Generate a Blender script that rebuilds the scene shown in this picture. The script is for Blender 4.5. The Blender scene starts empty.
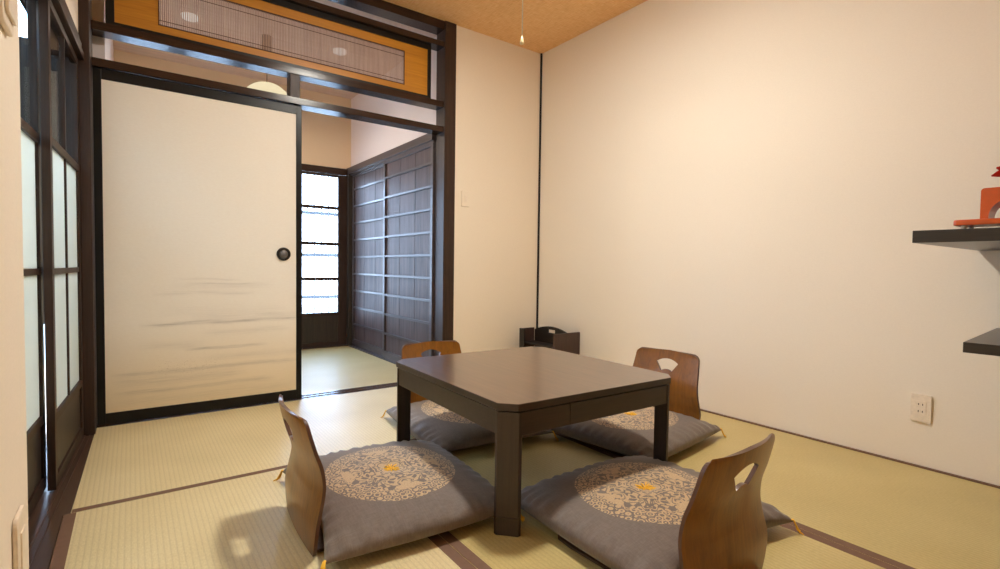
import bpy, bmesh, math, random
from mathutils import Vector, Matrix, noise
random.seed(7)
SC = bpy.context.scene
COL = SC.collection
PI = math.pi

# ------------------------------------------------------------------ materials
def srgb(r, g, b):
    f = lambda c: ((c/255)/12.92 if c/255 <= .04045 else (((c/255)+.055)/1.055)**2.4)
    return (f(r), f(g), f(b), 1)

class NT:
    """small node helper"""
    def __init__(s, name):
        s.m = bpy.data.materials.new(name); s.m.use_nodes = True
        s.t = s.m.node_tree; s.n = s.t.nodes; s.l = s.t.links
        s.b = s.n['Principled BSDF']; s.out = s.n['Material Output']
        s.tc = s.n.new('ShaderNodeTexCoord')
    def add(s, typ, **kw):
        n = s.n.new(typ)
        for k, v in kw.items(): setattr(n, k, v)
        return n
    def link(s, a, b): s.l.new(a, b)
    def math(s, op, a, b=None, c=None, clamp=False):
        n = s.n.new('ShaderNodeMath'); n.operation = op; n.use_clamp = clamp
        for i, v in enumerate((a, b, c)):
            if v is None: continue
            if isinstance(v, (int, float)): n.inputs[i].default_value = v
            else: s.l.new(v, n.inputs[i])
        return n.outputs[0]
    def mapping(s, scale=(1,1,1), rot=(0,0,0), src=None):
        n = s.n.new('ShaderNodeMapping')
        n.inputs['Scale'].default_value = scale; n.inputs['Rotation'].default_value = rot
        s.l.new(src or s.tc.outputs['Object'], n.inputs['Vector']); return n.outputs[0]
    def noise(s, vec, scale, detail=4, rough=.6, dist=0):
        n = s.n.new('ShaderNodeTexNoise'); n.inputs['Scale'].default_value = scale
        n.inputs['Detail'].default_value = detail; n.inputs['Roughness'].default_value = rough
        n.inputs['Distortion'].default_value = dist
        s.l.new(vec, n.inputs['Vector']); return n.outputs['Fac']
    def ramp(s, fac, stops):
        n = s.n.new('ShaderNodeValToRGB'); e = n.color_ramp.elements
        e[0].position, e[0].color = stops[0]; e[1].position, e[1].color = stops[-1]
        for p, c in stops[1:-1]:
            x = e.new(p); x.color = c
        s.l.new(fac, n.inputs[0]); return n.outputs[0]
    def mix(s, fac, a, b):
        n = s.n.new('ShaderNodeMix'); n.data_type = 'RGBA'
        if isinstance(fac, (int, float)): n.inputs[0].default_value = fac
        else: s.l.new(fac, n.inputs[0])
        for i, v in ((6, a), (7, b)):
            if isinstance(v, tuple): n.inputs[i].default_value = v
            else: s.l.new(v, n.inputs[i])
        return n.outputs[2]
    def bump(s, h, strength=.3, dist=.002):
        n = s.n.new('ShaderNodeBump'); n.inputs['Strength'].default_value = strength
        n.inputs['Distance'].default_value = dist
        s.l.new(h, n.inputs['Height']); s.l.new(n.outputs[0], s.b.inputs['Normal'])
    def color(s, c):
        if isinstance(c, tuple): s.b.inputs['Base Color'].default_value = c
        else: s.l.new(c, s.b.inputs['Base Color'])
    def rough(s, v): s.b.inputs['Roughness'].default_value = v

def plain(name, c, rough=.5, metal=0, coat=0, spec=.5):
    t = NT(name); n = t.noise(t.tc.outputs['Object'], 60, 3)
    k = lambda f: tuple(min(1, x*f) for x in c[:3]) + (1,)
    t.color(t.ramp(n, [(.3, k(.93)), (.7, k(1.07))])); t.rough(rough)
    t.b.inputs['Specular IOR Level'].default_value = spec; t.b.inputs['Metallic'].default_value = metal; t.b.inputs['Coat Weight'].default_value = coat
    return t.m

def wood(name, dark, light, axis='z', rough=.45, scale=1.0, coat=0, bump=.15, spec=.5):
    t = NT(name)
    s = {'x': (1.2, 22, 22), 'y': (22, 1.2, 22), 'z': (22, 22, 1.2)}[axis]
    v = t.mapping(tuple(q*scale for q in s))
    n1 = t.noise(v, 2.2, 6, .65, .6); n2 = t.noise(v, 9, 3, .6, .2)
    f = t.math('ADD', t.math('MULTIPLY', n1, .7), t.math('MULTIPLY', n2, .3))
    t.color(t.ramp(f, [(.32, dark), (.68, light)])); t.rough(rough)
    t.b.inputs['Coat Weight'].default_value = coat; t.b.inputs['Coat Roughness'].default_value = .2
    t.b.inputs['Specular IOR Level'].default_value = spec
    t.bump(f, bump, .002)
    return t.m

def plaster(name, c, bump=.12, grain=160):
    t = NT(name)
    n = t.noise(t.tc.outputs['Object'], grain, 4, .7)
    n2 = t.noise(t.mapping((30, 30, 160)), 2.0, 3)
    k = lambda f: tuple(min(1, x*f) for x in c[:3]) + (1,)
    f = t.math('ADD', t.math('MULTIPLY', n, .6), t.math('MULTIPLY', n2, .4))
    t.color(t.ramp(f, [(.3, k(.97)), (.7, k(1.03))])); t.rough(.9); t.bump(f, bump, .002)
    return t.m

def ceiling_cloth():
    t = NT('woven_ceiling_paper')
    a = t.noise(t.mapping((14, 190, 190)), 1.0, 3); b = t.noise(t.mapping((190, 14, 190)), 1.0, 3)
    c = t.noise(t.tc.outputs['Object'], 3, 3)
    f = t.math('ADD', t.math('MULTIPLY', t.math('ADD', a, b), .45), t.math('MULTIPLY', c, .1))
    t.color(t.ramp(f, [(.36, srgb(226, 175, 120)), (.5, srgb(244, 197, 141)), (.64, srgb(252, 215, 167))]))
    t.rough(.9); t.bump(f, .25, .002)
    return t.m

def tatami_mat_material(name, axis, tint=(1, 1, 1), coat=.55):
    """rush weave: ridges run parallel to the cloth borders (axis)"""
    t = NT(name)
    sep = t.add('ShaderNodeSeparateXYZ'); t.link(t.tc.outputs['Object'], sep.inputs[0])
    across = sep.outputs[1] if axis == 'x' else sep.outputs[0]
    along = sep.outputs[0] if axis == 'x' else sep.outputs[1]
    ridge = t.math('ABSOLUTE', t.math('SINE', t.math('MULTIPLY', across, PI/.0155)))
    rush = t.math('SINE', t.math('MULTIPLY', along, 2*PI/.0055))
    row = t.math('FLOOR', t.math('MULTIPLY', across, 1/.0155))
    sc = (90, 260, 1) if axis == 'x' else (260, 90, 1)
    st = t.noise(t.mapping(sc), 1.0, 3, .6)
    big = t.noise(t.tc.outputs['Object'], 2.3, 3, .5)
    f = t.math('ADD', t.math('MULTIPLY', st, .55), t.math('MULTIPLY', big, .45))
    tn = lambda c: (min(1, c[0]*tint[0]), min(1, c[1]*tint[1]), min(1, c[2]*tint[2]), 1)
    base = t.ramp(f, [(.32, tn(srgb(184, 163, 102))), (.5, tn(srgb(198, 177, 115))), (.68, tn(srgb(210, 192, 132)))])
    valley = t.math('POWER', t.math('SUBTRACT', 1.0, ridge, clamp=True), 2.5)
    t.color(t.mix(t.math('MULTIPLY', valley, .27), base, tn(srgb(140, 118, 68))))
    t.rough(.42); t.b.inputs['Coat Weight'].default_value = coat; t.b.inputs['Coat Roughness'].default_value = .52
    h = t.math('ADD', ridge, t.math('MULTIPLY', rush, .12))
    t.bump(h, .35, .0012)
    return t.m

def lacquer_table():
    t = NT('dark_walnut_table_veneer')
    v = t.mapping((26, 1.3, 26)); n1 = t.noise(v, 2.5, 6, .65, .4)
    t.color(t.ramp(n1, [(.3, srgb(70, 46, 34)), (.7, srgb(94, 66, 50))]))
    t.rough(.28); t.b.inputs['Coat Weight'].default_value = .75; t.b.inputs['Coat Roughness'].default_value = .22
    t.bump(n1, .04, .001)
    return t.m

def glass_clear():
    t = NT('clear_window_glass')
    tr = t.add('ShaderNodeBsdfTransparent'); tr.inputs[0].default_value = (.90, .94, .95, 1)
    gl = t.add('ShaderNodeBsdfGlossy'); gl.inputs['Roughness'].default_value = .03
    fr = t.add('ShaderNodeFresnel'); fr.inputs[0].default_value = 1.3
    mx = t.add('ShaderNodeMixShader'); t.link(t.math('MULTIPLY', fr.outputs[0], .3), mx.inputs[0])
    t.link(tr.outputs[0], mx.inputs[1]); t.link(gl.outputs[0], mx.inputs[2])
    t.link(mx.outputs[0], t.out.inputs[0]); return t.m

def glass_frosted(name, see=.0, tint=(.9, .94, .95, 1)):
    t = NT(name)
    n = t.noise(t.tc.outputs['Object'], 90, 3)
    tl = t.add('ShaderNodeBsdfTranslucent'); t.link(t.ramp(n, [(.3, tuple(x*.97 for x in tint[:3])+(1,)), (.7, tint)]), tl.inputs[0])
    df = t.add('ShaderNodeBsdfDiffuse'); df.inputs[0].default_value = (.8, .84, .85, 1)
    m1 = t.add('ShaderNodeMixShader'); m1.inputs[0].default_value = .15
    t.link(tl.outputs[0], m1.inputs[1]); t.link(df.outputs[0], m1.inputs[2])
    tr = t.add('ShaderNodeBsdfTransparent'); tr.inputs[0].default_value = tint
    m2 = t.add('ShaderNodeMixShader'); m2.inputs[0].default_value = see
    t.link(m1.outputs[0], m2.inputs[1]); t.link(tr.outputs[0], m2.inputs[2])
    t.link(m2.outputs[0], t.out.inputs[0]); return t.m

def emit(name, c, s):
    t = NT(name); n = t.noise(t.tc.outputs['Object'], 8, 2)
    e = t.add('ShaderNodeEmission'); e.inputs[1].default_value = s
    k = lambda f: tuple(x*f for x in c[:3]) + (1,)
    t.link(t.ramp(n, [(.2, k(.97)), (.8, k(1.0))]), e.inputs[0]); t.link(e.outputs[0], t.out.inputs[0]); return t.m

def cushion_cloth():
    t = NT('grey_brown_cushion_brocade')
    sep = t.add('ShaderNodeSeparateXYZ'); t.link(t.tc.outputs['Object'], sep.inputs[0])
    x, y = sep.outputs[0], sep.outputs[1]
    r = t.math('SQRT', t.math('ADD', t.math('MULTIPLY', x, x), t.math('MULTIPLY', y, y)))
    flat = t.add('ShaderNodeCombineXYZ'); t.link(x, flat.inputs[0]); t.link(y, flat.inputs[1])
    P = flat.outputs[0]
    band = lambda lo, hi: t.math('MULTIPLY', t.math('GREATER_THAN', r, lo), t.math('LESS_THAN', r, hi))
    # cloth ground
    st = t.noise(t.mapping((40, 260, 40)), 1.0, 4, .7); st2 = t.noise(t.mapping((260, 40, 40)), 1.0, 4, .7)
    g = t.math('MULTIPLY', t.math('ADD', st, st2), .5)
    ground = t.ramp(g, [(.30, srgb(94, 82, 74)), (.5, srgb(110, 97, 88)), (.70, srgb(126, 112, 102))])
    th4 = t.math('PINGPONG', t.math('ADD', t.math('ARCTAN2', y, x), PI), PI/4)
    fold = t.add('ShaderNodeCombineXYZ'); t.link(t.math('MULTIPLY', r, t.math('COSINE', th4)), fold.inputs[0]); t.link(t.math('MULTIPLY', r, t.math('SINE', th4)), fold.inputs[1])
    F = fold.outputs[0]
    # outer border of round scrolls
    vo = t.add('ShaderNodeTexVoronoi'); vo.inputs['Scale'].default_value = 44; vo.inputs['Randomness'].default_value = .5
    t.link(P, vo.inputs['Vector'])
    sc = t.math('SINE', t.math('MULTIPLY', vo.outputs['Distance'], 18.0))
    scroll = t.math('GREATER_THAN', sc, -.15)
    # inner field: winding arabesque lines and leaves
    n1 = t.noise(F, 13, 2, .4, 1.6); w1 = t.math('ABSOLUTE', t.math('SINE', t.math('MULTIPLY', n1, 27)))
    ara = t.math('GREATER_THAN', w1, .62)
    n2 = t.noise(F, 11, 1, .4, .6); leaf = t.math('GREATER_THAN', n2, .60)
    inner = t.math('MAXIMUM', ara, leaf)
    n3 = t.noise(P, 55, 2, .5); inner = t.math('MULTIPLY', inner, t.math('GREATER_THAN', n3, .36))
    rings = band(.168, .1705)
    m = t.math('MAXIMUM', rings, t.math('MAXIMUM', t.math('MULTIPLY', scroll, band(.1705, .227)), t.math('MULTIPLY', inner, band(0, .168))))
    top = t.math('GREATER_THAN', sep.outputs[2], .06)
    m = t.math('MULTIPLY', m, top)
    th = t.noise(t.mapping((300, 300, 1)), 1.0, 2)
    thread = t.ramp(th, [(.3, srgb(176, 146, 108)), (.7, srgb(208, 180, 142))])
    t.color(t.mix(m, ground, thread)); t.rough(.72)
    t.b.inputs['Sheen Weight'].default_value = .25
    t.bump(t.math('ADD', g, t.math('MULTIPLY', m, .35)), .25, .0015)
    return t.m

def fusuma_paper():
    """cream paper, with ink-brushed mist bands across its lower half (object z = height)"""
    t = NT('painted_sliding_door_paper')
    sep = t.add('ShaderNodeSeparateXYZ'); t.link(t.tc.outputs['Object'], sep.inputs[0])
    x, z = sep.outputs[0], sep.outputs[2]
    fib = t.noise(t.mapping((60, 60, 180)), 1.0, 4, .7)
    paper = t.ramp(fib, [(.3, srgb(240, 231, 218)), (.7, srgb(244, 236, 224))])
    wob = t.noise(t.mapping((2.6, 1, 7)), 1.0, 3, .55)
    streak = t.noise(t.mapping((5, 1, 170)), 1.0, 4, .65)
    col = paper
    def gauss(z0, w, src):
        d = t.math('DIVIDE', t.math('SUBTRACT', src, z0), w)
        return t.math('EXPONENT', t.math('MULTIPLY', t.math('MULTIPLY', d, d), -1.0))
    zz = t.math('ADD', z, t.math('MULTIPLY', t.math('SUBTRACT', wob, .5), .045))
    sm = lambda a, b: t.math('MULTIPLY', t.math('DIVIDE', t.math('SUBTRACT', x, a), .10, clamp=True),
                             t.math('DIVIDE', t.math('SUBTRACT', b, x), .10, clamp=True))
    # gold wash at the foot of the painting
    gold = t.math('MULTIPLY', t.math('SUBTRACT', .52, z, clamp=True), 1.15)
    col = t.mix(gold, col, srgb(214, 182, 108))
    for z0, w, k, a, b in ((.74, .005, .34, .18, .52), (.70, .018, .16, .15, .70), (.56, .03, .10, .1, .8), (.44, .014, .22, .3, .8), (.10, .03, .2, -.1, .8), (.715, .006, .30, .24, .62), (.66, .010, .22, .08, .60), (.50, .010, .62, .02, .86), (.525, .02, .20, .25, .95),
                           (.36, .009, .55, .22, .66), (.385, .02, .22, .0, .35), (.245, .012, .5, -.10, .84), (.20, .025, .3, -.1, .55), (.15, .012, .42, -.1, .70), (.30, .018, .22, .3, .95)):
        g = t.math('MULTIPLY', gauss(z0, w, zz), sm(a, b))
        g = t.math('MULTIPLY', g, t.math('MULTIPLY', t.math('SUBTRACT', streak, .28, clamp=True), 2.2*k), clamp=True)
        col = t.mix(g, col, srgb(128, 112, 100))
    # gold flakes scattered by the lower mist
    n = t.noise(t.mapping((1, 1, 1)), 220, 1)
    fl = t.math('MULTIPLY', t.math('GREATER_THAN', n, .66), t.math('MULTIPLY', gauss(.26, .05, z), sm(.04, .45)))
    col = t.mix(t.math('MULTIPLY', fl, .6), col, srgb(150, 120, 70))
    t.color(col); t.rough(.65); t.bump(fib, .03, .0006)
    return t.m

DKB, DKL = srgb(40, 27, 20), srgb(65, 45, 35)
M = dict(
    wall=plaster('cream_wallpaper', srgb(240, 229, 214)),
    wallback=plaster('cream_wallpaper_back', srgb(239, 226, 207)),
    wallnext=plaster('pale_pink_plaster', srgb(238, 226, 222)),
    wallochre=plaster('ochre_plaster', srgb(232, 206, 172)),
    ceiling=ceiling_cloth(),
    ceilnext=wood('pale_cedar_ceiling_boards', srgb(206, 178, 160), srgb(228, 204, 188), 'x', .7, .6),
    wx=wood('dark_beam_wood_x', DKB, DKL, 'x', .2, 1, 0, .03, .3), wy=wood('dark_beam_wood_y', DKB, DKL, 'y', .5, spec=.3), wz=wood('dark_post_wood_z', DKB, DKL, 'z', .45, spec=.35),
    black=plain('black_lacquer', srgb(20, 17, 15), .35, 0, 0, .3),
    sill=wood('polished_sill_wood', srgb(70, 52, 42), srgb(96, 74, 60), 'x', .13, 1, .3, .02), silly=wood('polished_sill_wood_y', srgb(62, 44, 35), srgb(88, 65, 52), 'y', .4),
    floorboard=wood('pale_underfloor_board', srgb(150, 125, 95), srgb(180, 152, 120), 'x', .7),
    tx=tatami_mat_material('daylit_tatami_rush_x', 'x', (1.34, 1.42, 2.05)), ty=tatami_mat_material('tatami_rush_y', 'y'), tyf=tatami_mat_material('next_room_tatami_rush', 'y', (1.0, 1.0, 1.1), .0), typ=tatami_mat_material('daylit_tatami_rush_y', 'y', (1.34, 1.42, 2.05)),  # tx and typ carry the daylight on left and back mats in their tint
    heri=plain('brown_tatami_border_cloth', srgb(118, 88, 70), .8),
    paper=fusuma_paper(),
    amber=wood('amber_transom_board', srgb(176, 112, 20), srgb(206, 142, 36), 'x', .45, .7),
    reed=wood('dry_reed', srgb(150, 122, 108), srgb(186, 158, 142), 'z', .6), thread=plain('brown_binding_thread', srgb(90, 60, 46), .8),
    table=lacquer_table(), leg=wood('dark_table_leg_wood', srgb(46, 35, 28), srgb(62, 48, 38), 'z', .38, 1, .15), apron=wood('dark_table_apron_wood', srgb(46, 35, 28), srgb(62, 48, 38), 'x', .38, 1, .15),
    chair=wood('brown_bent_plywood', srgb(104, 60, 8), srgb(144, 90, 18), 'z', .34, .8, .25, .05), chairedge=plain('plywood_edge', srgb(92, 62, 48), .35), seat=wood('dark_plywood_seat', srgb(60, 36, 22), srgb(84, 54, 34), 'y', .4),
    cushion=cushion_cloth(), gold=plain('golden_yellow_thread', srgb(250, 196, 54), .55),
    clear=glass_clear(), frost=glass_frosted('frosted_glass', 0, (1, .97, .86, 1)), lattice_glass=glass_frosted('thin_frosted_lattice_glass', .92, (.95, .97, 1, 1)),
    plank=wood('weathered_brown_planks', srgb(46, 34, 32), srgb(100, 80, 74), 'z', .5, .55, .0, .15, .3),
    batten=wood('dark_satin_batten', srgb(58, 50, 50), srgb(84, 74, 74), 'y', .32, 1, .0, .04, .45),
    darkpanel=wood('dark_door_panel', srgb(40, 32, 26), srgb(66, 54, 42), 'z', .45),
    ivory=plain('ivory_plastic', srgb(236, 222, 204), .4), slot=plain('dark_slot', srgb(60, 45, 38), .6),
    shelf=wood('black_brown_shelf', srgb(38, 32, 28), srgb(54, 47, 42), 'y', .3), 
    red=plain('orange_red_lacquer', srgb(204, 84, 20), .28, 0, .4), crimson=plain('crimson_paper', srgb(196, 56, 46), .6), hollow=wood('inner_brown_lacquer', srgb(80, 40, 18), srgb(110, 60, 28), 'y', .4),
    boxwood=wood('dark_brown_stand_board', srgb(58, 40, 34), srgb(78, 56, 48), 'z', .5), boxdark=plain('near_black_stand_board', srgb(34, 27, 24), .45),
    pull=plain('black_pull_ring', srgb(34, 31, 29), .4, .3), pullin=plain('grey_pull_cup', srgb(104, 100, 98), .45, .3),
    white=plain('white_cord', srgb(240, 230, 214), .5), toggle=plain('cream_toggle', srgb(236, 214, 170), .4),
    globe=emit('lit_warm_globe', (.97, .93, .84, 1), 205), bulb=emit('lit_warm_bulb', (1, .86, .70, 1), 190), pendant=emit('lit_cream_pendant_shade', (1, .84, .54, 1), .52), bronze=plain('bronze_fitting', srgb(96, 68, 46), .4, .3),
    blocker_wall=plaster('grey_blocker_render', srgb(206, 200, 184)), ground=plain('grey_garden_gravel', srgb(150, 148, 140), .9), fence=wood('dark_outside_boards', srgb(44, 40, 40), srgb(66, 60, 58), 'z', .8),
    frostwhite=emit('pale_fitting_glow', (1, .95, .88, 1), .5),  # faint glow whitens ceiling fittings that are switched off
)

# ------------------------------------------------------------------ mesh helpers
class MB:
    def __init__(s): s.bm = bmesh.new()
    def box(s, x0, x1, y0, y1, z0, z1, bev=0, mi=0):
        b = bmesh.new(); bmesh.ops.create_cube(b, size=1)
        for v in b.verts:
            v.co = Vector(((x0+x1)/2+v.co.x*(x1-x0), (y0+y1)/2+v.co.y*(y1-y0), (z0+z1)/2+v.co.z*(z1-z0)))
        if bev: bmesh.ops.bevel(b, geom=list(b.edges), offset=bev, segments=2, affect='EDGES', profile=.6)
        return s.merge(b, mi)
    def merge(s, b, mi=0, mat=None):
        if mat is not None: bmesh.ops.transform(b, matrix=mat, verts=b.verts)
        mp = {}
        for v in b.verts: mp[v] = s.bm.verts.new(v.co)
        for f in b.faces:
            try:
                g = s.bm.faces.new([mp[v] for v in f.verts]); g.material_index = mi if mi else f.material_index; g.smooth = f.smooth
            except ValueError: pass
        b.free(); return s
    def prism(s, pts, z0, z1, axis='z', bev=0, mi=0, mat=None):
        """extrude a 2-D outline along an axis"""
        b = bmesh.new()
        P = {'z': lambda p, h: (p[0], p[1], h), 'y': lambda p, h: (p[0], h, p[1]), 'x': lambda p, h: (h, p[0], p[1])}[axis]
        lo = [b.verts.new(P(p, z0)) for p in pts]; hi = [b.verts.new(P(p, z1)) for p in pts]
        b.faces.new(lo); b.faces.new(hi); n = len(pts)
        for i in range(n): b.faces.new((lo[i], lo[(i+1) % n], hi[(i+1) % n], hi[i]))
        bmesh.ops.recalc_face_normals(b, faces=b.faces)
        if bev: bmesh.ops.bevel(b, geom=[e for e in b.edges], offset=bev, segments=2, affect='EDGES', profile=.6)
        return s.merge(b, mi, mat)
    def tube(s, pts, r, seg=8, taper=None, mi=0):
        pts = [Vector(p) for p in pts]; n = len(pts); rings = []
        for i, p in enumerate(pts):
            d = (pts[min(i+1, n-1)]-pts[max(i-1, 0)]).normalized()
            a = d.orthogonal().normalized() if i == 0 else (pa - d*pa.dot(d)).normalized()
            pa = a; c = d.cross(a); rr = r if taper is None else r*taper[i]
            rings.append([s.bm.verts.new(p+a*math.cos(2*PI*k/seg)*rr+c*math.sin(2*PI*k/seg)*rr) for k in range(seg)])
        for i in range(n-1):
            for k in range(seg):
                f = s.bm.faces.new((rings[i][k], rings[i][(k+1) % seg], rings[i+1][(k+1) % seg], rings[i+1][k])); f.smooth = True; f.material_index = mi
        s.bm.faces.new(rings[0][::-1]); s.bm.faces.new(rings[-1]); return s
    def lathe(s, prof, seg=32, mat=None, mi=0):
        b = bmesh.new(); rings = []
        for r, z in prof:
            if r < 1e-6: rings.append([b.verts.new((0, 0, z))])
            else: rings.append([b.verts.new((r*math.cos(2*PI*k/seg), r*math.sin(2*PI*k/seg), z)) for k in range(seg)])
        for i in range(len(rings)-1):
            A, B = rings[i], rings[i+1]
            for k in range(seg):
                k2 = (k+1) % seg
                if len(A) == 1 and len(B) == 1: continue
                if len(A) == 1: f = b.faces.new((A[0], B[k2], B[k]))
                elif len(B) == 1: f = b.faces.new((A[k], A[k2], B[0]))
                else: f = b.faces.new((A[k], A[k2], B[k2], B[k]))
                f.smooth = True
        bmesh.ops.recalc_face_normals(b, faces=b.faces)
        return s.merge(b, mi, mat)
    def build(s, name, mats, parent=None, recalc=True):
        if recalc: bmesh.ops.recalc_face_normals(s.bm, faces=s.bm.faces)
        me = bpy.data.meshes.new(name); s.bm.to_mesh(me); s.bm.free()
        for m in (mats if isinstance(mats, (list, tuple)) else [mats]): me.materials.append(m)
        o = bpy.data.objects.new(name, me); COL.objects.link(o)
        if parent: o.parent = parent
        return o

def thing(name, label, cat, loc=(0, 0, 0), rz=0, group=None, kind=None):
    o = bpy.data.objects.new(name, None); COL.objects.link(o); o.empty_display_size = .1
    o.location = loc; o.rotation_euler = (0, 0, rz); o['label'] = label; o['category'] = cat
    if group: o['group'] = group
    if kind: o['kind'] = kind
    return o
def tag(o, label, cat, group=None, kind=None):
    o['label'] = label; o['category'] = cat
    if group: o['group'] = group
    if kind: o['kind'] = kind
    return o
def struct(name, mb, mat, label, cat):
    return tag(mb.build(name, mat), label, cat, kind='structure')
def dup(root, loc, rz, label, group=None):
    r = root.copy(); COL.objects.link(r); r.location = loc; r.rotation_euler = (0, 0, rz); r['label'] = label
    if group: r['group'] = group
    for ch in list(root.children):
        c = ch.copy(); COL.objects.link(c); c.parent = r
        for g in list(ch.children):
            d = g.copy(); COL.objects.link(d); d.parent = c
    return r

# ------------------------------------------------------------------ room constants (metres; camera stands at x=0, y=0)
D, R, C = 3.202, 2.719, 2.568      # back wall, right wall, ceiling
YF = -2.3                          # wall behind the camera
TH = .12
FAR = 5.14                         # far wall of the room beyond
XN = 1.83                          # right wall of the room beyond

LE, S1, S2, RF = -.152, .760, 1.736, 2.150   # seams between the mats
# ------------------------------------------------------------------ shell
struct('floor', MB().box(-2.6, R+TH, YF-TH, FAR+.1, -.10, -.032), M['floorboard'], 'boarded sub floor under the tatami mats of both rooms', 'floor')
struct('floor_front', MB().box(LE, R-.015, YF+.001, .249, -.0319, 0), M['ty'], 'tatami floor behind the camera', 'floor')
struct('ceiling', MB().box(-.42, R+TH, YF-TH, D+.06, C, C+.1), M['ceiling'], 'golden brown woven paper ceiling above the low table', 'ceiling')
struct('wall_right', MB().box(R, R+TH, YF-TH, D+.06, -.04, C), M['wall'], 'long plain cream wall on the right with the power outlet', 'wall')
struct('wall_back', MB().box(1.906, R, D, D+.12, -.04, C), M['wallback'], 'narrow cream wall between the dark post and the corner', 'wall')
struct('wall_front', MB().box(-.42, R, YF-TH, YF, -.04, C), M['wall'], 'cream wall behind the camera', 'wall')
struct('wall_left', MB().box(-.40, -.158, YF, 1.245, -.04, C), M['wall'], 'cream wall end in the left foreground', 'wall')
struct('trim_1', MB().box(R-.013, R-.0005, D-.011, D-.0005, 0, C), M['black'], 'thin black strip down the corner of the cream walls', 'trim')
struct('baseboard_right', MB().box(R-.014, R-.0005, YF, D-.016, -.03, .006), M['heri'], 'thin brown strip between the right wall and the tatami', 'baseboard')
struct('baseboard_back', MB().box(1.908, R-.018, D-.014, D-.0005, -.03, .006), M['heri'], 'thin brown strip at the foot of the back wall', 'baseboard')

# opening in the back wall: posts, lintels, sill
struct('trim_2', MB().box(1.814, 1.9055, D-.012, D+.115, -.03, C, .003), M['wz'], 'square dark wood post at the right of the doorway', 'post')
struct('trim_3', MB().box(-.27, -.1495, 3.09, D+.115, -.03, C, .003), M['wz'], 'dark wood corner post left of the sliding door', 'post')
struct('trim_4', MB().box(-.149, 1.8135, D, D+.11, 1.788, 1.827, .002), M['wx'], 'grooved dark lintel above the sliding door', 'lintel')
struct('trim_5', MB().box(-.149, 1.8135, D, D+.10, 1.963, 2.004, .002), M['wx'], 'dark beam under the amber transom panel', 'beam')
struct('trim_6', MB().box(-.149, 1.8135, D, D+.10, 2.388, 2.424, .002), M['wx'], 'slim dark beam above the amber transom panel', 'beam')
struct('trim_7', MB().box(-.149, 1.8135, D, D+.11, 2.509, C, .002), M['wx'], 'dark beam against the ceiling over the doorway', 'beam')
struct('trim_8', MB().box(.772, .828, D+.005, D+.085, 1.827, 1.963, .002), M['wz'], 'short dark strut between lintel and beam above the doorway', 'strut')
mb = MB().box(-.149, 1.8135, D-.004, D+.112, -.031, -.004)
for y0, y1 in ((D-.004, D+.012), (D+.046, D+.062), (D+.096, D+.112)): mb.box(-.149, 1.8135, y0, y1, -.004, .0008, .0005)
struct('trim_9', mb, M['sill'], 'polished grooved wooden sill across the doorway', 'sill')

# ------------------------------------------------------------------ tatami mats
def mat_thing(label, x0, x1, y0, y1, axis, borders, m=None, outline=None):
    cx, cy = (x0+x1)/2, (y0+y1)/2
    t = thing('tatami_mat', label, 'tatami mat', (cx, cy, -.032), 0, 'tatami mats')
    X0, X1, Y0, Y1 = x0-cx, x1-cx, y0-cy, y1-cy
    if outline: mb = MB().prism([(a-cx, b-cy) for a, b in outline], .0005, .032)
    else: mb = MB().box(X0+.0006, X1-.0006, Y0+.0006, Y1-.0006, .0005, .032, .0012)
    mb.build('rush_surface', M[m or 't'+axis], t)
    for b in borders:
        w = .037; e = .0012
        q = {'x0': (X0, X0+w*(.95 if outline is None else 1), Y0, Y1), 'x1': (X1-w, X1, Y0, Y1), 'y0': (X0-(.02 if outline else 0), X1, Y0, Y0+w*.85), 'y1': (X0, X1, Y1-w*.85, Y1)}[b]
        MB().box(q[0]+e, q[1]-e, q[2]+e, q[3]-e, .0305, .0324).build('cloth_border', M['heri'], t)
    return t
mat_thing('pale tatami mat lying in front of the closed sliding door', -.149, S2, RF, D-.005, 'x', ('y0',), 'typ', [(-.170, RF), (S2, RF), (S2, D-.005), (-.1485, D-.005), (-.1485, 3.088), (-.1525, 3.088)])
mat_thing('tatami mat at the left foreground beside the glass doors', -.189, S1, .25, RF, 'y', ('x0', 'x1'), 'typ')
mat_thing('tatami mat under the middle of the low table', S1, S2, .25, RF, 'y', ('x0', 'x1'))
mat_thing('greenish tatami mat along the foot of the right wall', S2, R-.015, .25, D-.015, 'y', ('x0',))
mat_thing('tatami mat in the room beyond the doorway', -.08, 1.785, D+.113, FAR-.055, 'y', (), 'tyf')

# ------------------------------------------------------------------ fusuma (painted sliding door)
t = thing('door_1', 'cream painted paper sliding door in a black lacquer frame', 'sliding door', (0, D+.020, 0), 0, kind='structure')
x0, x1, z0, z1 = -.147, .842, .004, 1.786
mb = MB(); mb.box(x0, x0+.034, 0, .022, z0, z1, .002); mb.box(x1-.032, x1, 0, .022, z0, z1, .002)
mb.box(x0+.034, x1-.032, 0, .022, z0, .060, .002); mb.box(x0+.034, x1-.032, 0, .022, 1.733, z1, .002)
mb.build('door_frame', M['black'], t)
MB().box(x0+.034, x1-.032, .004, .018, .060, 1.733).build('paper_panel', M['paper'], t)
h = MB().lathe([(0, .004), (.025, .004), (.027, .001), (.029, .0), (.0375, 0), (.0395, .003), (.0395, .009)], 40, Matrix.Translation((.738, -.0045, .889)) @ Matrix.Rotation(-PI/2, 4, 'X'))
hd = h.build('round_pull', M['pull'], t)
MB().lathe([(0, .0005), (.024, .0005), (.0255, .0045)], 32, Matrix.Translation((.738, -.003, .889)) @ Matrix.Rotation(-PI/2, 4, 'X')).build('pull_cup', M['pullin'], hd)

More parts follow.
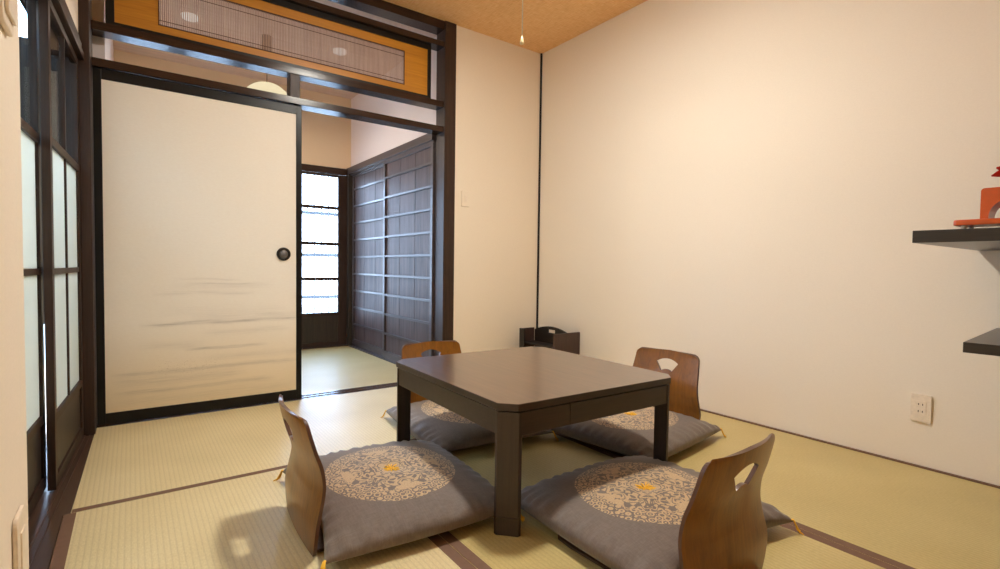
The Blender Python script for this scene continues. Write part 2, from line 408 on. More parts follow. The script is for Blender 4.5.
# ------------------------------------------------------------------ transom: amber board with a reed screen
t = thing('transom_panel', 'amber wooden transom panel with a reed screen in a black frame', 'transom panel', (0, D+.03, 2.004), 0)
Z = lambda z: z-2.004
X0, X1 = -.094, 1.725
mb = MB(); mb.box(X0, X1, 0, .03, Z(2.0045), Z(2.030), .0015); mb.box(X0, X1, 0, .03, Z(2.353), Z(2.3875), .0015)
mb.box(X0, X0+.036, 0, .03, Z(2.030), Z(2.353), .0015); mb.box(X1-.024, X1, 0, .03, Z(2.030), Z(2.353), .0015)
mb.build('black_frame', M['black'], t)
A0, A1, B0, B1, b0, b1, a0, a1 = X0+.036, X1-.024, .125, 1.525, 2.070, 2.298, 2.030, 2.353
mb = MB(); mb.box(A0, A1, .010, .020, Z(a0), Z(b0)); mb.box(A0, A1, .010, .020, Z(b1), Z(a1)); mb.box(A0, B0, .010, .020, Z(b0), Z(b1)); mb.box(B1, A1, .010, .020, Z(b0), Z(b1))
mb.build('amber_board', M['amber'], t)
mb = MB()
for a, b_, c, d in ((B0, B1, b0, b0+.005), (B0, B1, b1-.005, b1), (B0, B0+.005, b0, b1), (B1-.005, B1, b0, b1)): mb.box(a, b_, .006, .022, Z(c), Z(d))
mb.build('screen_edging', M['thread'], t)
mb = MB(); x = B0+.0075
while x < B1-.006:
    w = .0053
    mb.box(x, x+w, .0125, .0155, Z(b0), Z(b1)); x += .0086
rs = mb.build('reed_screen', M['reed'], t)
mb = MB()
for z in (b0+.026, b1-.040): mb.box(B0, B1, .0108, .0124, Z(z), Z(z)+.0034)
mb.build('binding_thread', M['thread'], rs)

# ------------------------------------------------------------------ left side: glazed sliding doors (the plane turns ~3 degrees)
ANG = -.0515
def LW(loc_y=3.09): return (-.1915, loc_y, 0)          # wall frame origin: local +y runs back to the corner, local x out of the wall
ROT = ANG
def left_struct(name, mb, mat, label, cat):
    o = mb.build(name, mat); o.location = (-.1915, 3.09, 0); o.rotation_euler = (0, 0, ROT); return tag(o, label, cat, kind='structure')
YN = 1.25-3.09
def to_left(x, y):
    dx, dy = x+.1915, y-3.09; c, s_ = math.cos(ROT), math.sin(ROT); return (dx*c+dy*s_, -dx*s_+dy*c)
mb = MB().prism([(-.125, YN), to_left(-.1905, 1.247), to_left(-.1905, 2.148), to_left(-.172, 2.151), to_left(-.154, 3.087), (-.125, -.004)], -.031, -.003)
for a in (-.123, -.062, -.004): mb.box(a, a+.010, YN, -.004, -.003, .002, .001)
mb.box(.020, .024, YN, -.006, -.003, .001)
# sill runs out to the mats
left_struct('trim_10', mb, M['silly'], 'dark grooved sill under the glazed sliding doors', 'sill')
left_struct('trim_11', MB().box(-.098, .022, YN, -.002, 1.765, 1.800, .002).box(-.098, .014, YN, -.002, 1.800, 1.842, .002).box(-.098, .006, YN, -.002, 1.842, 1.875, .002), M['wy'], 'stepped dark lintel above the glazed sliding doors', 'lintel')
left_struct('wall_left_upper', MB().box(-.12, .002, YN, -.002, 1.875, C-.001), M['wall'], 'cream wall strip above the glazed sliding doors', 'wall')
def glazed_door(name, label, loc, w):
    t = thing(name, label, 'glazed door', loc, ROT, kind='structure')
    th = .024; st = .036
    mb = MB(); mb.box(-th, 0, 0, st, .004, 1.764, .0015); mb.box(-th, 0, w-st, w, .004, 1.764, .0015)
    for z0, z1 in ((.004, .05), (.245, .275), (1.245, 1.275), (1.735, 1.764)): mb.box(-th, 0, st, w-st, z0, z1, .001)
    mb.box(-th+.004, -.003, st, w-st, .780, .802)
    mb.box(-th+.004, -.003, w/2-.007, w/2+.007, .275, 1.245); mb.box(-th+.004, -.003, w/2-.007, w/2+.007, 1.275, 1.735)
    mb.build('door_frame', M['wz'], t)
    MB().box(-.016, -.008, st, w-st, .05, .245).build('wood_panel', M['darkpanel'], t)
    for a, b in ((st, w/2-.007), (w/2+.007, w-st)):
        for c, d in ((.275, .780), (.802, 1.245)): MB().box(-.014, -.010, a, b, c, d).build('frosted_pane', M['frost'], t)
        MB().box(-.0135, -.0105, a, b, 1.275, 1.735).build('clear_pane', M['clear'], t)
    return t
def on_left(s, d): # s: distance back from the post (negative = nearer), d: offset out of the wall
    c, sn = math.cos(ROT), math.sin(ROT); return (-.1915+d*c-s*sn, 3.09+d*sn+s*c, 0)
glazed_door('door_2', 'glazed sliding door next to the corner post', on_left(-.70, 0), .695)
glazed_door('door_3', 'glazed sliding door partly hidden by the left wall end', on_left(-1.46, -.034), .812)
# fence outside those doors, then a wall and overhang added to cut daylight
struct('wall_outside', MB().box(-2.6, -.362, 3.30, 3.36, -.03, 1.885).box(-.3615, -.275, 3.30, 3.36, .52, 2.3), M['fence'], 'dark boarded fence outside beyond the glazed doors', 'fence')
struct('wall_blocker', MB().box(-1.75, -1.65, YF-2.5, 3.30, -.30, 3.7), M['blocker_wall'], 'grey wall added unseen outside the glazed doors to dim them', 'wall')
struct('blocker', MB().box(-1.25, -.43, YF-2.5, 3.29, 2.62, 2.68), M['fence'], 'dark eave added over the glazed doors, unseen, to dim daylight', 'blocker')
struct('ground_outside', MB().box(-9, 12, FAR+.12, 14, -.36, -.30).box(-9, -2.61, YF-3, FAR+.12, -.36, -.30), M['ground'], 'grey ground outside the house', 'ground')

# ------------------------------------------------------------------ the room beyond
struct('ceiling_next', MB().box(-.22, XN+.1, D+.12, FAR+.1, 2.52, 2.60).box(-.22, XN+.1, D+.06, D+.12, 2.60, 2.70), M['ceilnext'], 'pale board ceiling of the room beyond the doorway', 'ceiling')
struct('wall_next_left', MB().box(-.20, -.10, D+.116, FAR+.1, -.03, 2.52), M['wallnext'], 'pale left wall of the room beyond', 'wall')
struct('wall_next_right', MB().box(XN, XN+.1, D+.121, FAR+.1, 1.815, 2.52).box(XN+.03, XN+.1, D+.121, FAR+.1, -.03, 1.815), M['wallnext'], 'pale plaster above the slatted doors in the room beyond', 'wall')
struct('wall_next_far', MB().box(-.10, XN, FAR, FAR+.1, 1.80, 2.52), M['wallochre'], 'ochre wall above the bright lattice door', 'wall')
struct('trim_12', MB().box(-.099, 1.79, FAR-.03, FAR+.06, 1.735, 1.80, .002), M['wx'], 'dark lintel over the bright lattice door', 'lintel')
struct('trim_13', MB().box(1.785, XN+.02, D+.121, FAR-.002, 1.752, 1.812, .002).box(1.80, XN+.02, D+.121, FAR-.002, 1.735, 1.752), M['batten'], 'dark top track of the slatted sliding doors', 'track')
struct('trim_14', MB().box(1.787, XN+.02, D+.121, FAR-.002, -.03, .008, .001), M['batten'], 'dark floor track of the slatted sliding doors', 'track')
struct('trim_15', MB().box(-.099, 1.7855, FAR-.05, FAR+.06, -.03, .008, .001), M['sill'], 'dark sill under the bright lattice door', 'sill')
struct('trim_16', MB().box(1.786, XN+.02, FAR-.06, FAR+.02, .009, 1.75, .001), M['darkpanel'], 'dark post in the corner of the room beyond', 'post')

def lattice_door(name, label, xo, w=.495):
    t = thing(name, label, 'lattice door', (xo, FAR, 0), kind='structure')
    mb = MB(); mb.box(0, .055, -.015, .018, .009, 1.733, .002); mb.box(w-.09, w, -.015, .018, .009, 1.733, .002)
    mb.box(.055, w-.09, -.015, .018, .009, .05, .001); mb.box(.055, w-.09, -.015, .018, .315, .347, .001); mb.box(.055, w-.09, -.015, .018, 1.708, 1.733, .001)
    for z in (.685, 1.037, 1.398): mb.box(.055, w-.09, -.018, .014, z-.015, z+.015)
    mb.build('door_frame', M['wz'], t)
    MB().box(.055, w-.09, -.004, .006, .05, .315).build('lower_panel', M['darkpanel'], t)
    z = (.347, .670, .700, 1.022, 1.052, 1.383, 1.413, 1.708)
    for i in range(0, 8, 2): MB().box(.0552, w-.0902, 0, .004, z[i], z[i+1]).build('pane', M['lattice_glass'], t)
    mb = MB()
    for k in range(6): mb.box(.053+k*.070, .061+k*.070, .075, .09, .2, 1.75)
    for zz in (.50, .925, 1.345): mb.box(0, w, .09, .105, zz-.017, zz+.017)
    mb.build('outer_lattice', M['plank'], t)
    return t
lattice_door('door_4', 'bright lattice glass door seen through the doorway', 1.290)
lattice_door('door_5', 'bright lattice glass door hidden behind the painted sliding door', .824, .463)
lattice_door('door_6', 'lattice glass door at the left of the room beyond', .359, .463)
lattice_door('door_9', 'leftmost lattice glass door in the corner of the room beyond', -.099, .455)

def slat_door(name, label, y0, y1, xf):
    t = thing(name, label, 'slatted door', (xf, y0, 0), kind='structure')
    L = y1-y0
    mb = MB(); mb.box(0, .024, 0, .036, .009, 1.75, .002); mb.box(0, .024, L-.036, L, .009, 1.75, .002)
    mb.box(0, .024, .036, L-.036, .009, .075, .002); mb.box(0, .024, .036, L-.036, 1.715, 1.75, .002)
    mb.build('door_frame', M['batten'], t)
    n = 9; mb = MB()
    for k in range(n):
        a = .036+(L-.072)*k/n; b = .036+(L-.072)*(k+1)/n
        mb.box(.014+.0006*(k % 3), .021, a+.0008, b-.0008, .075, 1.715)
    mb.build('plank_panel', M['plank'], t)
    for k in range(9):
        z = .228+.1705*k
        if z < 1.68: MB().box(.001, .013, .036, L-.036, z-.009, z+.009, .001).build('batten', M['batten'], t)
    return t
slat_door('door_7', 'nearer dark plank sliding door with horizontal battens', D+.125, 4.235, 1.797)
slat_door('door_8', 'further dark plank sliding door with horizontal battens', 4.205, 5.075, 1.8225)

# pendant of the room beyond
t = thing('pendant_lamp', 'cream dome pendant lamp in the room beyond, glimpsed above the lintel', 'lamp', (.83, 4.13, 2.52))
prof = [(.0, -.345), (.03, -.346), (.07, -.356), (.10, -.371), (.135, -.400), (.158, -.440), (.170, -.485), (.165, -.487), (.150, -.447), (.128, -.409), (.095, -.380), (.06, -.366), (.0, -.356)]
MB().lathe(prof, 40).build('lamp_shade', M['pendant'], t)
MB().lathe([(.0, -.365), (.012, -.37), (.014, -.42), (.036, -.465), (.040, -.495), (.028, -.525), (0, -.535)], 24).build('bulb', M['bulb'], t)
MB().tube([(0, 0, -.345), (0, 0, -.02)], .003, 8).build('lamp_cord', M['bronze'], t)
MB().lathe([(0, 0), (.036, 0), (.036, -.115), (.028, -.123), (0, -.123)], 24).build('ceiling_plug', M['bronze'], t)
for xx, yy, lb in ((.34, 4.12, 'small pale ceiling fitting glimpsed through the left end of the reed screen'), (1.346, 4.04, 'small pale ceiling fitting glimpsed through the right half of the reed screen')):
    o = MB().lathe([(0, 0), (.055, 0), (.052, -.018), (.03, -.028), (0, -.03)], 28).build('ceiling_fitting', M['frostwhite']); o.location = (xx, yy, 2.52)
    tag(o, lb, 'ceiling fitting', 'ceiling fittings of the room beyond')

# ------------------------------------------------------------------ low table
TX0, TX1, TY0, TY1, TZ = .907, 1.735, 1.180, 2.065, .4135
tcx, tcy = (TX0+TX1)/2+.002, (TY0+TY1)/2; hx, hy = (TX1-TX0)/2, (TY1-TY0)/2
table = thing('low_table', 'square dark brown low table with cut corners in the middle of the mats', 'table', (tcx, tcy, 0), -.0288)
def oct_(ax, ay, c): return [(-ax+c, -ay), (ax-c, -ay), (ax, -ay+c), (ax, ay-c), (ax-c, ay), (-ax+c, ay), (-ax, ay-c), (-ax, -ay+c)]
tt = MB().prism(oct_(hx-.003, hy-.004, .047), TZ-.0235, TZ, bev=.0025).build('tabletop', [M['table'], M['apron']], table)
for p in tt.data.polygons: p.material_index = 0 if p.normal.z > .8 else 1
MB().prism(oct_(hx-.014, hy-.014, .046), TZ-.0275, TZ-.0237).build('shadow_gap_board', M['black'], table)
zt = TZ-.0277
for sx in (-1, 1):
    for sy in (-1, 1):
        lw, cc, i = .060, .048, .006
        pts = [(sx*(hx-i), sy*(hy-i-cc)), (sx*(hx-i-cc), sy*(hy-i)), (sx*(hx-i-lw), sy*(hy-i)), (sx*(hx-i-lw), sy*(hy-i-lw)), (sx*(hx-i), sy*(hy-i-lw))]
        lg = MB().prism(pts, .058, zt, bev=.0012).build('leg', M['leg'], table)
        MB().prism(pts, .0005, .0565, bev=.0012).build('leg_extension', M['leg'], lg)
for s in (-1, 1):
    y = s*(hy-.009); ya, yb = sorted((y, y-s*.022))
    if s < 0:
        MB().box(-hx+.0662, -.150, ya, yb, zt-.072, zt-.0003, .0012).build('apron', M['apron'], table)
        MB().box(-.1485, hx-.0662, ya, yb, zt-.072, zt-.0003, .0012).build('apron', M['apron'], table)
    else: MB().box(-hx+.0662, hx-.0662, ya, yb, zt-.072, zt-.0003, .0012).build('apron', M['apron'], table)
    x = s*(hx-.009); xa, xb = sorted((x, x-s*.022))
    MB().box(xa, xb, -hy+.0662, hy-.0662, zt-.072, zt-.0003, .0012).build('apron', M['apron'], table)

# ------------------------------------------------------------------ legless chairs
HB = .392
ZK = [0, .05, .10, .15, .20, .25, .30, .35, .40]
ST = [0, -.001, .001, .012, .020, .015, -.001, -.015, -.027]          # side profile: bulges forward in the small of the back
WT = [.172, .193, .205, .202, .198, .193, .188, .183, .178]           # half widths
def interp(tab, z):
    i = min(max(int(z/.05), 0), 7); t = (z-ZK[i])/.05
    g = lambda k: (tab[min(k+1, 8)]-tab[max(k-1, 0)])/(min(k+1, 8)-max(k-1, 0))
    return (2*t**3-3*t*t+1)*tab[i]+(t**3-2*t*t+t)*g(i)+(-2*t**3+3*t*t)*tab[i+1]+(t**3-t*t)*g(i+1)
def make_back(parent):
    nz, nx, rc, th = 56, 36, .026, .0105
    bm = bmesh.new(); grid = []
    zs = [HB*(1-(1-i/nz)**1.25) for i in range(nz+1)]
    for z in zs:
        w = interp(WT, z)
        if z > HB-rc: w = w-rc+math.sqrt(max(0, rc*rc-(z-(HB-rc))**2))
        row = []
        for j in range(nx+1):
            x = -w+2*w*j/nx
            edge = .006*max(0, 1-abs(x)/.18) if z > .3 else 0
            y = interp(ST, z)-.024*(1-(x/w)**2)*min(1, .3+z/.25)
            row.append(bm.verts.new((x, y, z + edge*(z-.3)/.09)))
        grid.append(row)
    for i in range(nz):
        for j in range(nx): bm.faces.new((grid[i][j], grid[i][j+1], grid[i+1][j+1], grid[i+1][j]))
    me = bpy.data.meshes.new('b'); bm.to_mesh(me); bm.free()
    o = bpy.data.objects.new('b', me); COL.objects.link(o)
    me.materials.append(M['chair']); me.materials.append(M['chairedge'])
    so = o.modifiers.new('s', 'SOLIDIFY'); so.thickness = th; so.offset = 0; so.material_offset_rim = 1; so.use_even_offset = True
    # fan-shaped hand hole: arc above, converging sides below
    cz, r1, r2, ha = .246, .108, .053, math.radians(36)
    pts = [(r1*math.sin(-ha+2*ha*k/14), cz+r1*math.cos(-ha+2*ha*k/14)) for k in range(15)] + [(r2*math.sin(ha-2*ha*k/8), cz+r2*math.cos(ha-2*ha*k/8)) for k in range(9)]
    cut = MB().prism(pts, -.2, .2, axis='y').build('c', M['chairedge'])
    bo = o.modifiers.new('c', 'BOOLEAN'); bo.operation = 'DIFFERENCE'; bo.object = cut; bo.solver = 'EXACT'
    dg = bpy.context.evaluated_depsgraph_get(); dg.update()
    nm = bpy.data.meshes.new_from_object(o.evaluated_get(dg)); nm.name = 'backrest'
    bpy.data.objects.remove(o); bpy.data.objects.remove(cut)
    for p in nm.polygons: p.use_smooth = False
    b = bpy.data.objects.new('backrest', nm); COL.objects.link(b); b.parent = parent
    return b
chair = thing('legless_chair', '', 'chair', (0, 0, 0), 0, 'legless floor chairs')
make_back(chair)
# seat board: starts at the foot of the back, runs forward under the cushion
pts = [(-.160, -.004), (-.160, .06), (-.158, .40), (-.150, .455), (-.115, .49), (.115, .49), (.150, .455), (.158, .40), (.160, .06), (.160, -.004)]
MB().prism(pts, .0005, .0085, bev=.001).build('seat_board', M['seat'], chair)

# ------------------------------------------------------------------ cushions
HW, HD = .322, .312
def make_cushion():
    N = 72
    bm = bmesh.new()
    us = [math.sin(PI/2*(-1+2*i/N)) for i in range(N+1)]
    def P(u, v, top):
        x = HW*u*(1+.035*(1-v*v)*abs(u)**3); y = HD*v*(1-(.14 if v < 0 else .035)*(1-u*u)*abs(v)**3)
        a, b = max(0, 1-u*u), max(0, 1-v*v)
        seam = .036-.010*(abs(u)*abs(v))**3
        if top:
            k = (a*b)**.33
            z = seam+.072*k
            ru = .0055*math.sin(38*v+5*noise.noise((v*3, 1, 0)))*math.exp(-((1-abs(u))/.15)**2)*min(1, a*14)
            rv = .0055*math.sin(38*u+5*noise.noise((u*3, 7, 0)))*math.exp(-((1-abs(v))/.15)**2)*min(1, b*14)
            z += (ru*b**.3+rv*a**.3)
            r = math.hypot(x, y); z -= .013*math.exp(-(r/.035)**2)
            z += .004*noise.noise((x*9, y*9, 2))*k
        else:
            z = seam-(seam-.0005)*min(1, (a*b)**.28*1.12)
        return (x, y, z)
    T = [[bm.verts.new(P(u, v, True)) for u in us] for v in us]
    B = [[T[i][j] if i in (0, N) or j in (0, N) else bm.verts.new(P(us[j], us[i], False)) for j in range(N+1)] for i in range(N+1)]
    for i in range(N):
        for j in range(N):
            f = bm.faces.new((T[i][j], T[i][j+1], T[i+1][j+1], T[i+1][j])); f.smooth = True
            g = bm.faces.new((B[i][j], B[i+1][j], B[i+1][j+1], B[i][j+1])); g.smooth = True
    mb = MB(); mb.bm.free(); mb.bm = bm
    return mb
cush = thing('floor_cushion', '', 'cushion', (0, 0, .0125), 0, 'floor cushions')
make_cushion().build('cushion_cover', M['cushion'], cush)
mb = MB()
for k in range(11):
    a = k*2.4+.3; L = .020+.012*random.random()
    p0 = Vector((.004*math.cos(a), .004*math.sin(a), .094)); d = Vector((math.cos(a), math.sin(a), 0))
    mb.tube([p0, p0+d*L*.35+Vector((0, 0, .007)), p0+d*L*.75+Vector((0, 0, .008)), p0+d*L*1.15+Vector((0, 0, .006+.003*random.random()))], .0022, 6)
mb.build('centre_tuft', M['gold'], cush)
for sx in (-1, 1):
    for sy in (-1, 1):
        mb = MB(); c = Vector((sx*(HW-.004), sy*(HD-.004), .030)); o = Vector((sx, sy, 0)).normalized()
        for k in range(5):
            s = o.cross(Vector((0, 0, 1)))*(.007*(k-2)/2)
            e = .012+.010*random.random()
            mb.tube([c-o*.006, c+o*.006+s*.4+Vector((0, 0, .002)), c+o*.012+s*.8+Vector((0, 0, -.012)), c+o*(.012+e*.5)+s*1.2+Vector((0, 0, -.030)), c+o*(.014+e)+s*1.8+Vector((0, 0, -.038))], .0019, 6)
        mb.build('corner_tassel', M['gold'], cush)

# (facing, cushion centre, chair foot centre, turns)
SEATS = [
    ('left',  (.736, 1.654), -PI/2-.075, (.418, 1.614), -PI/2-.034, (1.08, .98)),
    ('front', (1.36, 1.04),  -.02,       (1.215, .668), .051, (1.03, 1)),
    ('right', (1.992, 1.616), PI/2+.127, (2.262, 1.629), PI/2+.089, (.94, 1.05)),
    ('rear',  (1.370, 2.175), PI-.11,    (1.365, 2.505), PI-.03, (.94, 1.13)),
]
CL = {'left': 'brown bentwood legless chair at the left of the table, seen edge on',
      'front': 'brown bentwood legless chair nearest the camera, its back turned to it',
      'right': 'brown bentwood legless chair against the right wall side, its fan hole facing the camera',
      'rear': 'brown bentwood legless chair behind the table, only its top showing'}
KL = {'left': 'grey brown cushion with beige medallion on the left legless chair',
      'front': 'grey brown cushion with beige medallion on the nearest legless chair',
      'right': 'grey brown cushion on the legless chair by the right wall',
      'rear': 'grey brown cushion behind the table, its left tip showing by the doorway mat'}
for i, (k, cc, ca, hc, ha, sc_) in enumerate(SEATS):
    if i == 0:
        o, q = chair, cush
    else:
        o = dup(chair, (0, 0, 0), 0, ''); q = dup(cush, (0, 0, 0), 0, '')
    o.location = (hc[0], hc[1], .0025); o.rotation_euler = (0, 0, ha); o['label'] = CL[k]
    q.scale = (sc_[0], sc_[1], 1); q.location = (cc[0], cc[1], .0115); q.rotation_euler = (0, 0, ca); q['label'] = KL[k]

# ------------------------------------------------------------------ box stand in the corner
t = thing('corner_stand', 'dark brown box stand with an arched slotted side in the far corner', 'stand', (2.44, 2.71, .0005))
ly = .40                                         # runs back along the right wall
MB().box(.030, .160, ly-.014, ly, 0, .350, .002).build('back_panel', M['boxwood'], t)
def arch_panel(x0, x1, slot):
    top = [(ly-.014-(ly-.016)*k/16, .335+.040*math.sin(PI*k/16)**.8) for k in range(17)]
    b = MB()
    y0, y1 = .002, ly-.014
    s0, s1, sz0, sz1 = .145, .235, .326, .352
    lo = lambda y: .335+.040*max(0, math.sin(PI*(ly-.014-y)/(ly-.016)))**.8
    ys = [y0+(y1-y0)*k/32 for k in range(33)]
    for a, c in zip(ys, ys[1:]):
        m = (a+c)/2
        if s0 < m < s1:
            b.prism([(a, 0), (c, 0), (c, sz0), (a, sz0)], x0, x1, 'x'); b.prism([(a, sz1), (c, sz1), (c, lo(c)), (a, lo(a))], x0, x1, 'x')
        else: b.prism([(a, 0), (c, 0), (c, lo(c)), (a, lo(a))], x0, x1, 'x')
    bmesh.ops.remove_doubles(b.bm, verts=b.bm.verts, dist=1e-5)
    return b
arch_panel(.162, .176, True).build('arched_side', M['boxdark'], t)
MB().box(.008, .268, -.016, -.001, 0, .350, .003).build('front_panel', M['boxwood'], t)
MB().box(.030, .161, .0025, ly-.0145, .006, .018).build('bottom_board', M['boxdark'], t)
MB().box(.040, .161, .0025, ly-.0145, .235, .245).build('inner_shelf', M['boxdark'], t)
MB().box(.018, .0295, ly-.06, ly, 0, .352, .002).build('side_edge', M['boxdark'], t)

# ------------------------------------------------------------------ staggered shelves at the right edge
o = MB().box(1.925, R-.001, -.25, .513, .920, .957, .0015).build('wall_shelf', M['shelf']); tag(o, 'upper black shelf board carrying the orange red stand', 'shelf', 'staggered shelves')
o = MB().prism([(2.060, -.25), (R-.001, -.25), (R-.001, .449), (2.060, .413)], .587, .619, bev=.0015).build('wall_shelf', M['shelf']); tag(o, 'lower black shelf board at the right edge above the outlet', 'shelf', 'staggered shelves')

def rounded(hx, hy, r, n=6):
    out = []
    for cx, cy, a0 in ((hx-r, hy-r, 0), (-hx+r, hy-r, PI/2), (-hx+r, -hy+r, PI), (hx-r, -hy+r, 1.5*PI)):
        out += [(cx+r*math.cos(a0+PI/2*k/n), cy+r*math.sin(a0+PI/2*k/n)) for k in range(n+1)]
    return out
# ------------------------------------------------------------------ plates on the walls
t = thing('wall_outlet', 'ivory double power outlet low on the right wall', 'outlet', (R-.0005, .669, .196))
def plate(t, hy, hz, cz, depth, name='cover_plate'):
    return MB().prism([(a, b+cz) for a, b in rounded(hy, hz, .007)], -depth, 0, 'x', bev=.002).build(name, M['ivory'], t)
plate(t, .036, .059, .058, .009)
sc = MB().prism([(a, b+.058) for a, b in rounded(.018, .030, .002)], -.0115, -.009, 'x', bev=.0006).build('socket', M['ivory'], t)
for a in (-.007, .007):
    for b in (.044, .074): MB().box(-.0122, -.0114, a-.0014, a+.0014, b-.004, b+.004).build('slot', M['slot'], sc)

t = thing('light_switch', 'cream light switch on the narrow wall beside the dark doorway post', 'switch', (2.004, D-.0005, 1.272))
MB().prism([(a, b+.058) for a, b in rounded(.036, .058, .007)], -.006, 0, 'y', bev=.002).build('cover_plate', M['wallback'], t)
MB().prism([(a, b+.058) for a, b in rounded(.011, .026, .002)], -.009, -.006, 'y', bev=.001).build('rocker', M['ivory'], t)

def left_plate(name, label, cat, y, z, hy, hz, depth):
    t = thing(name, label, cat, (-.1575, y, z))
    MB().prism([(a, b+hz) for a, b in rounded(hy, hz, .012)], 0, depth, 'x', bev=.003).build('cover_plate', M['ivory'], t)
    return t
t = left_plate('wall_outlet', 'cream outlet plate low on the left wall end in the foreground', 'outlet', 1.128, .296, .040, .060, .007)
sc = MB().prism([(a, b+.06) for a, b in rounded(.018, .030, .002)], .0071, .009, 'x').build('socket', M['ivory'], t)
t = left_plate('wall_controller', 'cream wall controller in the upper left corner of the view', 'controller', 1.092, 1.186, .044, .085, .008)
MB().prism([(a, b+.085) for a, b in rounded(.034, .068, .006)], .0081, .013, 'x', bev=.002).build('cover_lid', M['ivory'], t)

# orange red lacquer stand on the upper shelf, its open side to the room
t = thing('lacquer_stand', 'orange red lacquer stand with a round arched opening on the upper shelf', 'ornament', (1.985, .300, .9575))
MB().prism(rounded(.055, .122, .012), .0095, .026, bev=.004).build('base_plate', M['red'], t)
for sx in (-1, 1):
    for sy in (-1, 1): MB().lathe([(0, 0), (.006, 0), (.006, .0095), (0, .0095)], 12, Matrix.Translation((sx*.042, sy*.100, 0))).build('foot', M['ivory'], t)
hw, ht, rr, ar, az = .0655, .112, .008, .048, .032
outer = [(-hw, .0262), (-hw, ht-rr)] + [(-hw+rr-rr*math.cos(PI/2*k/5), ht-rr+rr*math.sin(PI/2*k/5)) for k in range(1, 6)] + [(hw-rr+rr*math.sin(PI/2*k/5), ht-rr+rr*math.cos(PI/2*k/5)) for k in range(6)] + [(hw, .0262)]
inner = [(ar, .0262), (ar, az)] + [(ar*math.cos(PI*k/20), az+ar*math.sin(PI*k/20)) for k in range(1, 20)] + [(-ar, az), (-ar, .0262)]
mb = MB()
MB_pts = outer + inner
b = bmesh.new()
f = b.faces.new([b.verts.new((-.045, p[0], p[1])) for p in MB_pts])
ex = bmesh.ops.extrude_face_region(b, geom=[f])
for v in [g for g in ex['geom'] if isinstance(g, bmesh.types.BMVert)]: v.co.x = .03
bmesh.ops.recalc_face_normals(b, faces=b.faces)
bmesh.ops.triangulate(b, faces=[q for q in b.faces if len(q.verts) > 4])
mb.merge(b); mb.build('arched_block', M['red'], t)
fl = thing('paper_flower', 'crimson pointed paper ornament above the orange red stand at the frame edge', 'ornament', (1.975, .300, .9575+.1125))
MB().lathe([(0, 0), (.012, 0), (.012, .004), (.004, .008), (.003, .04), (0, .04)], 16).build('stem', M['red'], fl)
for k in range(9):
    a = 2*PI*k/9+PI/2; b = bmesh.new()
    L = .048 if k % 2 else .052; lift = .010 if k % 2 else -.001
    n = 8; rows = []
    for i in range(n+1):
        s = i/n; w = .019*math.sin(PI*min(.985, .12+.88*s))**.8
        rows.append([b.verts.new((L*s, q*w*.5, .034+q*w*.55+lift*s*1.5+.012*math.sin(PI*s*.8)-.004*abs(q))) for q in (-1, -.5, 0, .5, 1)])
    for i in range(n):
        for j in range(4): b.faces.new((rows[i][j], rows[i][j+1], rows[i+1][j+1], rows[i+1][j]))
    bmesh.ops.solidify(b, geom=list(b.faces), thickness=.0012)
    m_ = MB(); m_.merge(b, 0, Matrix.Rotation(a, 4, 'Z')); m_.build('petal', M['crimson'], fl)

# ------------------------------------------------------------------ lamp over the table with its pull cord
t = thing('ceiling_lamp', 'thin pale pull cord with a cream toggle hanging from the lamp over the table', 'lamp', (1.272, 1.60, C-.0005))
MB().lathe([(0, 0), (.055, 0), (.055, -.02), (.03, -.03), (.012, -.034), (0, -.034)], 28).build('ceiling_plug', M['ivory'], t)
MB().tube([(0, 0, -.03), (0, 0, -.085)], .008, 10).build('rod', M['bronze'], t)
MB().lathe([(0, -.08), (.03, -.082), (.09, -.10), (.135, -.126), (.136, -.129), (.09, -.112), (.03, -.100), (0, -.100)], 40).build('reflector_shade', M['ivory'], t)
MB().lathe([(0, -.104), (.085, -.116), (.114, -.128), (.112, -.135), (.09, -.144), (.05, -.150), (0, -.152)], 40).build('opal_lens', M['globe'], t)
pc = MB().tube([(0, .02, -.150), (0, .02, -.815)], .0023, 8).build('pull_cord', M['white'], t)
MB().lathe([(0, 0), (.003, -.001), (.005, -.010), (.0085, -.026), (.0085, -.031), (.004, -.034), (0, -.034)], 16, Matrix.Translation((0, .02, -.813))).build('cord_toggle', M['toggle'], pc)

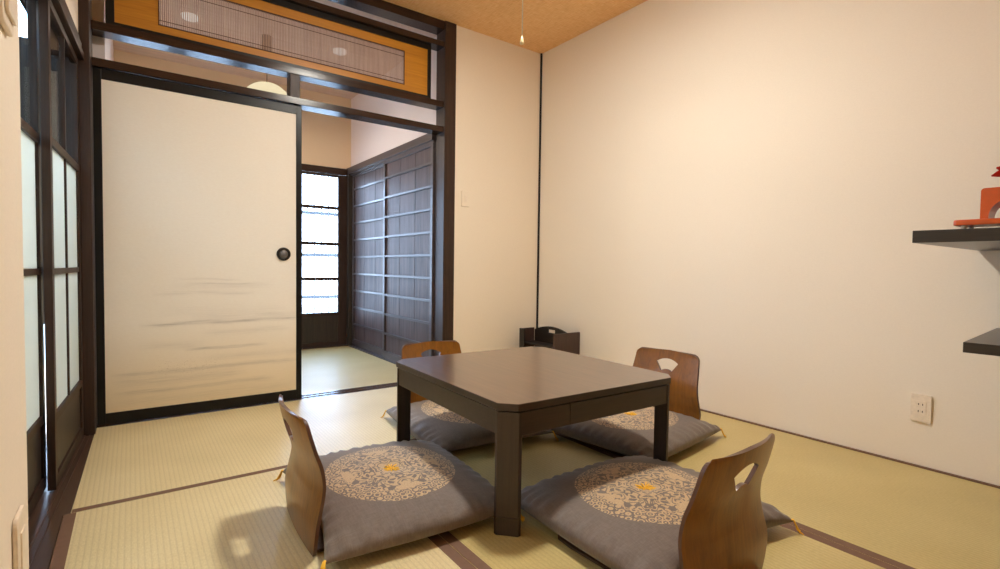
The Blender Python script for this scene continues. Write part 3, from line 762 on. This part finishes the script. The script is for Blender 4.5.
# ------------------------------------------------------------------ daylight and camera
w = bpy.data.worlds.new('World'); SC.world = w; w.use_nodes = True
nt = w.node_tree; bg = nt.nodes['Background']
tc = nt.nodes.new('ShaderNodeTexCoord'); sp = nt.nodes.new('ShaderNodeSeparateXYZ'); rp = nt.nodes.new('ShaderNodeValToRGB')
nt.links.new(tc.outputs['Generated'], sp.inputs[0]); nt.links.new(sp.outputs[2], rp.inputs[0]); nt.links.new(rp.outputs[0], bg.inputs[0])
e = rp.color_ramp.elements; e[0].position = 0; e[0].color = (.62, .79, 1, 1); e[1].position = .6; e[1].color = (.42, .64, 1, 1)
bg.inputs[1].default_value = 11

pl = bpy.data.lights.new('window_portal', 'AREA'); pl.shape = 'RECTANGLE'; pl.size = 1.9; pl.size_y = 1.75; pl.cycles.is_portal = True
po = bpy.data.objects.new('window_portal', pl); COL.objects.link(po); po.location = (.84, FAR+.03, .9); po.rotation_euler = (-PI/2, 0, 0)
cd = bpy.data.cameras.new('camera'); cam = bpy.data.objects.new('camera', cd); COL.objects.link(cam)
f, yaw, pitch, roll = 506.224, .629183, .034834, .013569
cd.sensor_fit = 'HORIZONTAL'; cd.sensor_width = 36; cd.lens = f*36/1000; cd.clip_start = .02
fw = Vector((math.sin(yaw)*math.cos(pitch), math.cos(yaw)*math.cos(pitch), -math.sin(pitch)))
rt = Vector((math.cos(yaw), -math.sin(yaw), 0)); up = rt.cross(fw)
r2 = math.cos(roll)*rt+math.sin(roll)*up; u2 = -math.sin(roll)*rt+math.cos(roll)*up
m = Matrix((r2, u2, -fw)).transposed().to_4x4(); m.translation = Vector((0, 0, .83)); cam.matrix_world = m
SC.camera = cam
SC.view_settings.view_transform = 'Standard'; SC.view_settings.look = 'None'; SC.view_settings.gamma = 1
SC.view_settings.use_curve_mapping = False; SC.view_settings.exposure = 0.82
try:
    SC.cycles.use_denoising = True; SC.cycles.max_bounces = 10; SC.cycles.diffuse_bounces = 6; SC.cycles.transparent_max_bounces = 16
    SC.cycles.sample_clamp_indirect = 8; SC.cycles.caustics_reflective = False; SC.cycles.caustics_refractive = False
except Exception: pass
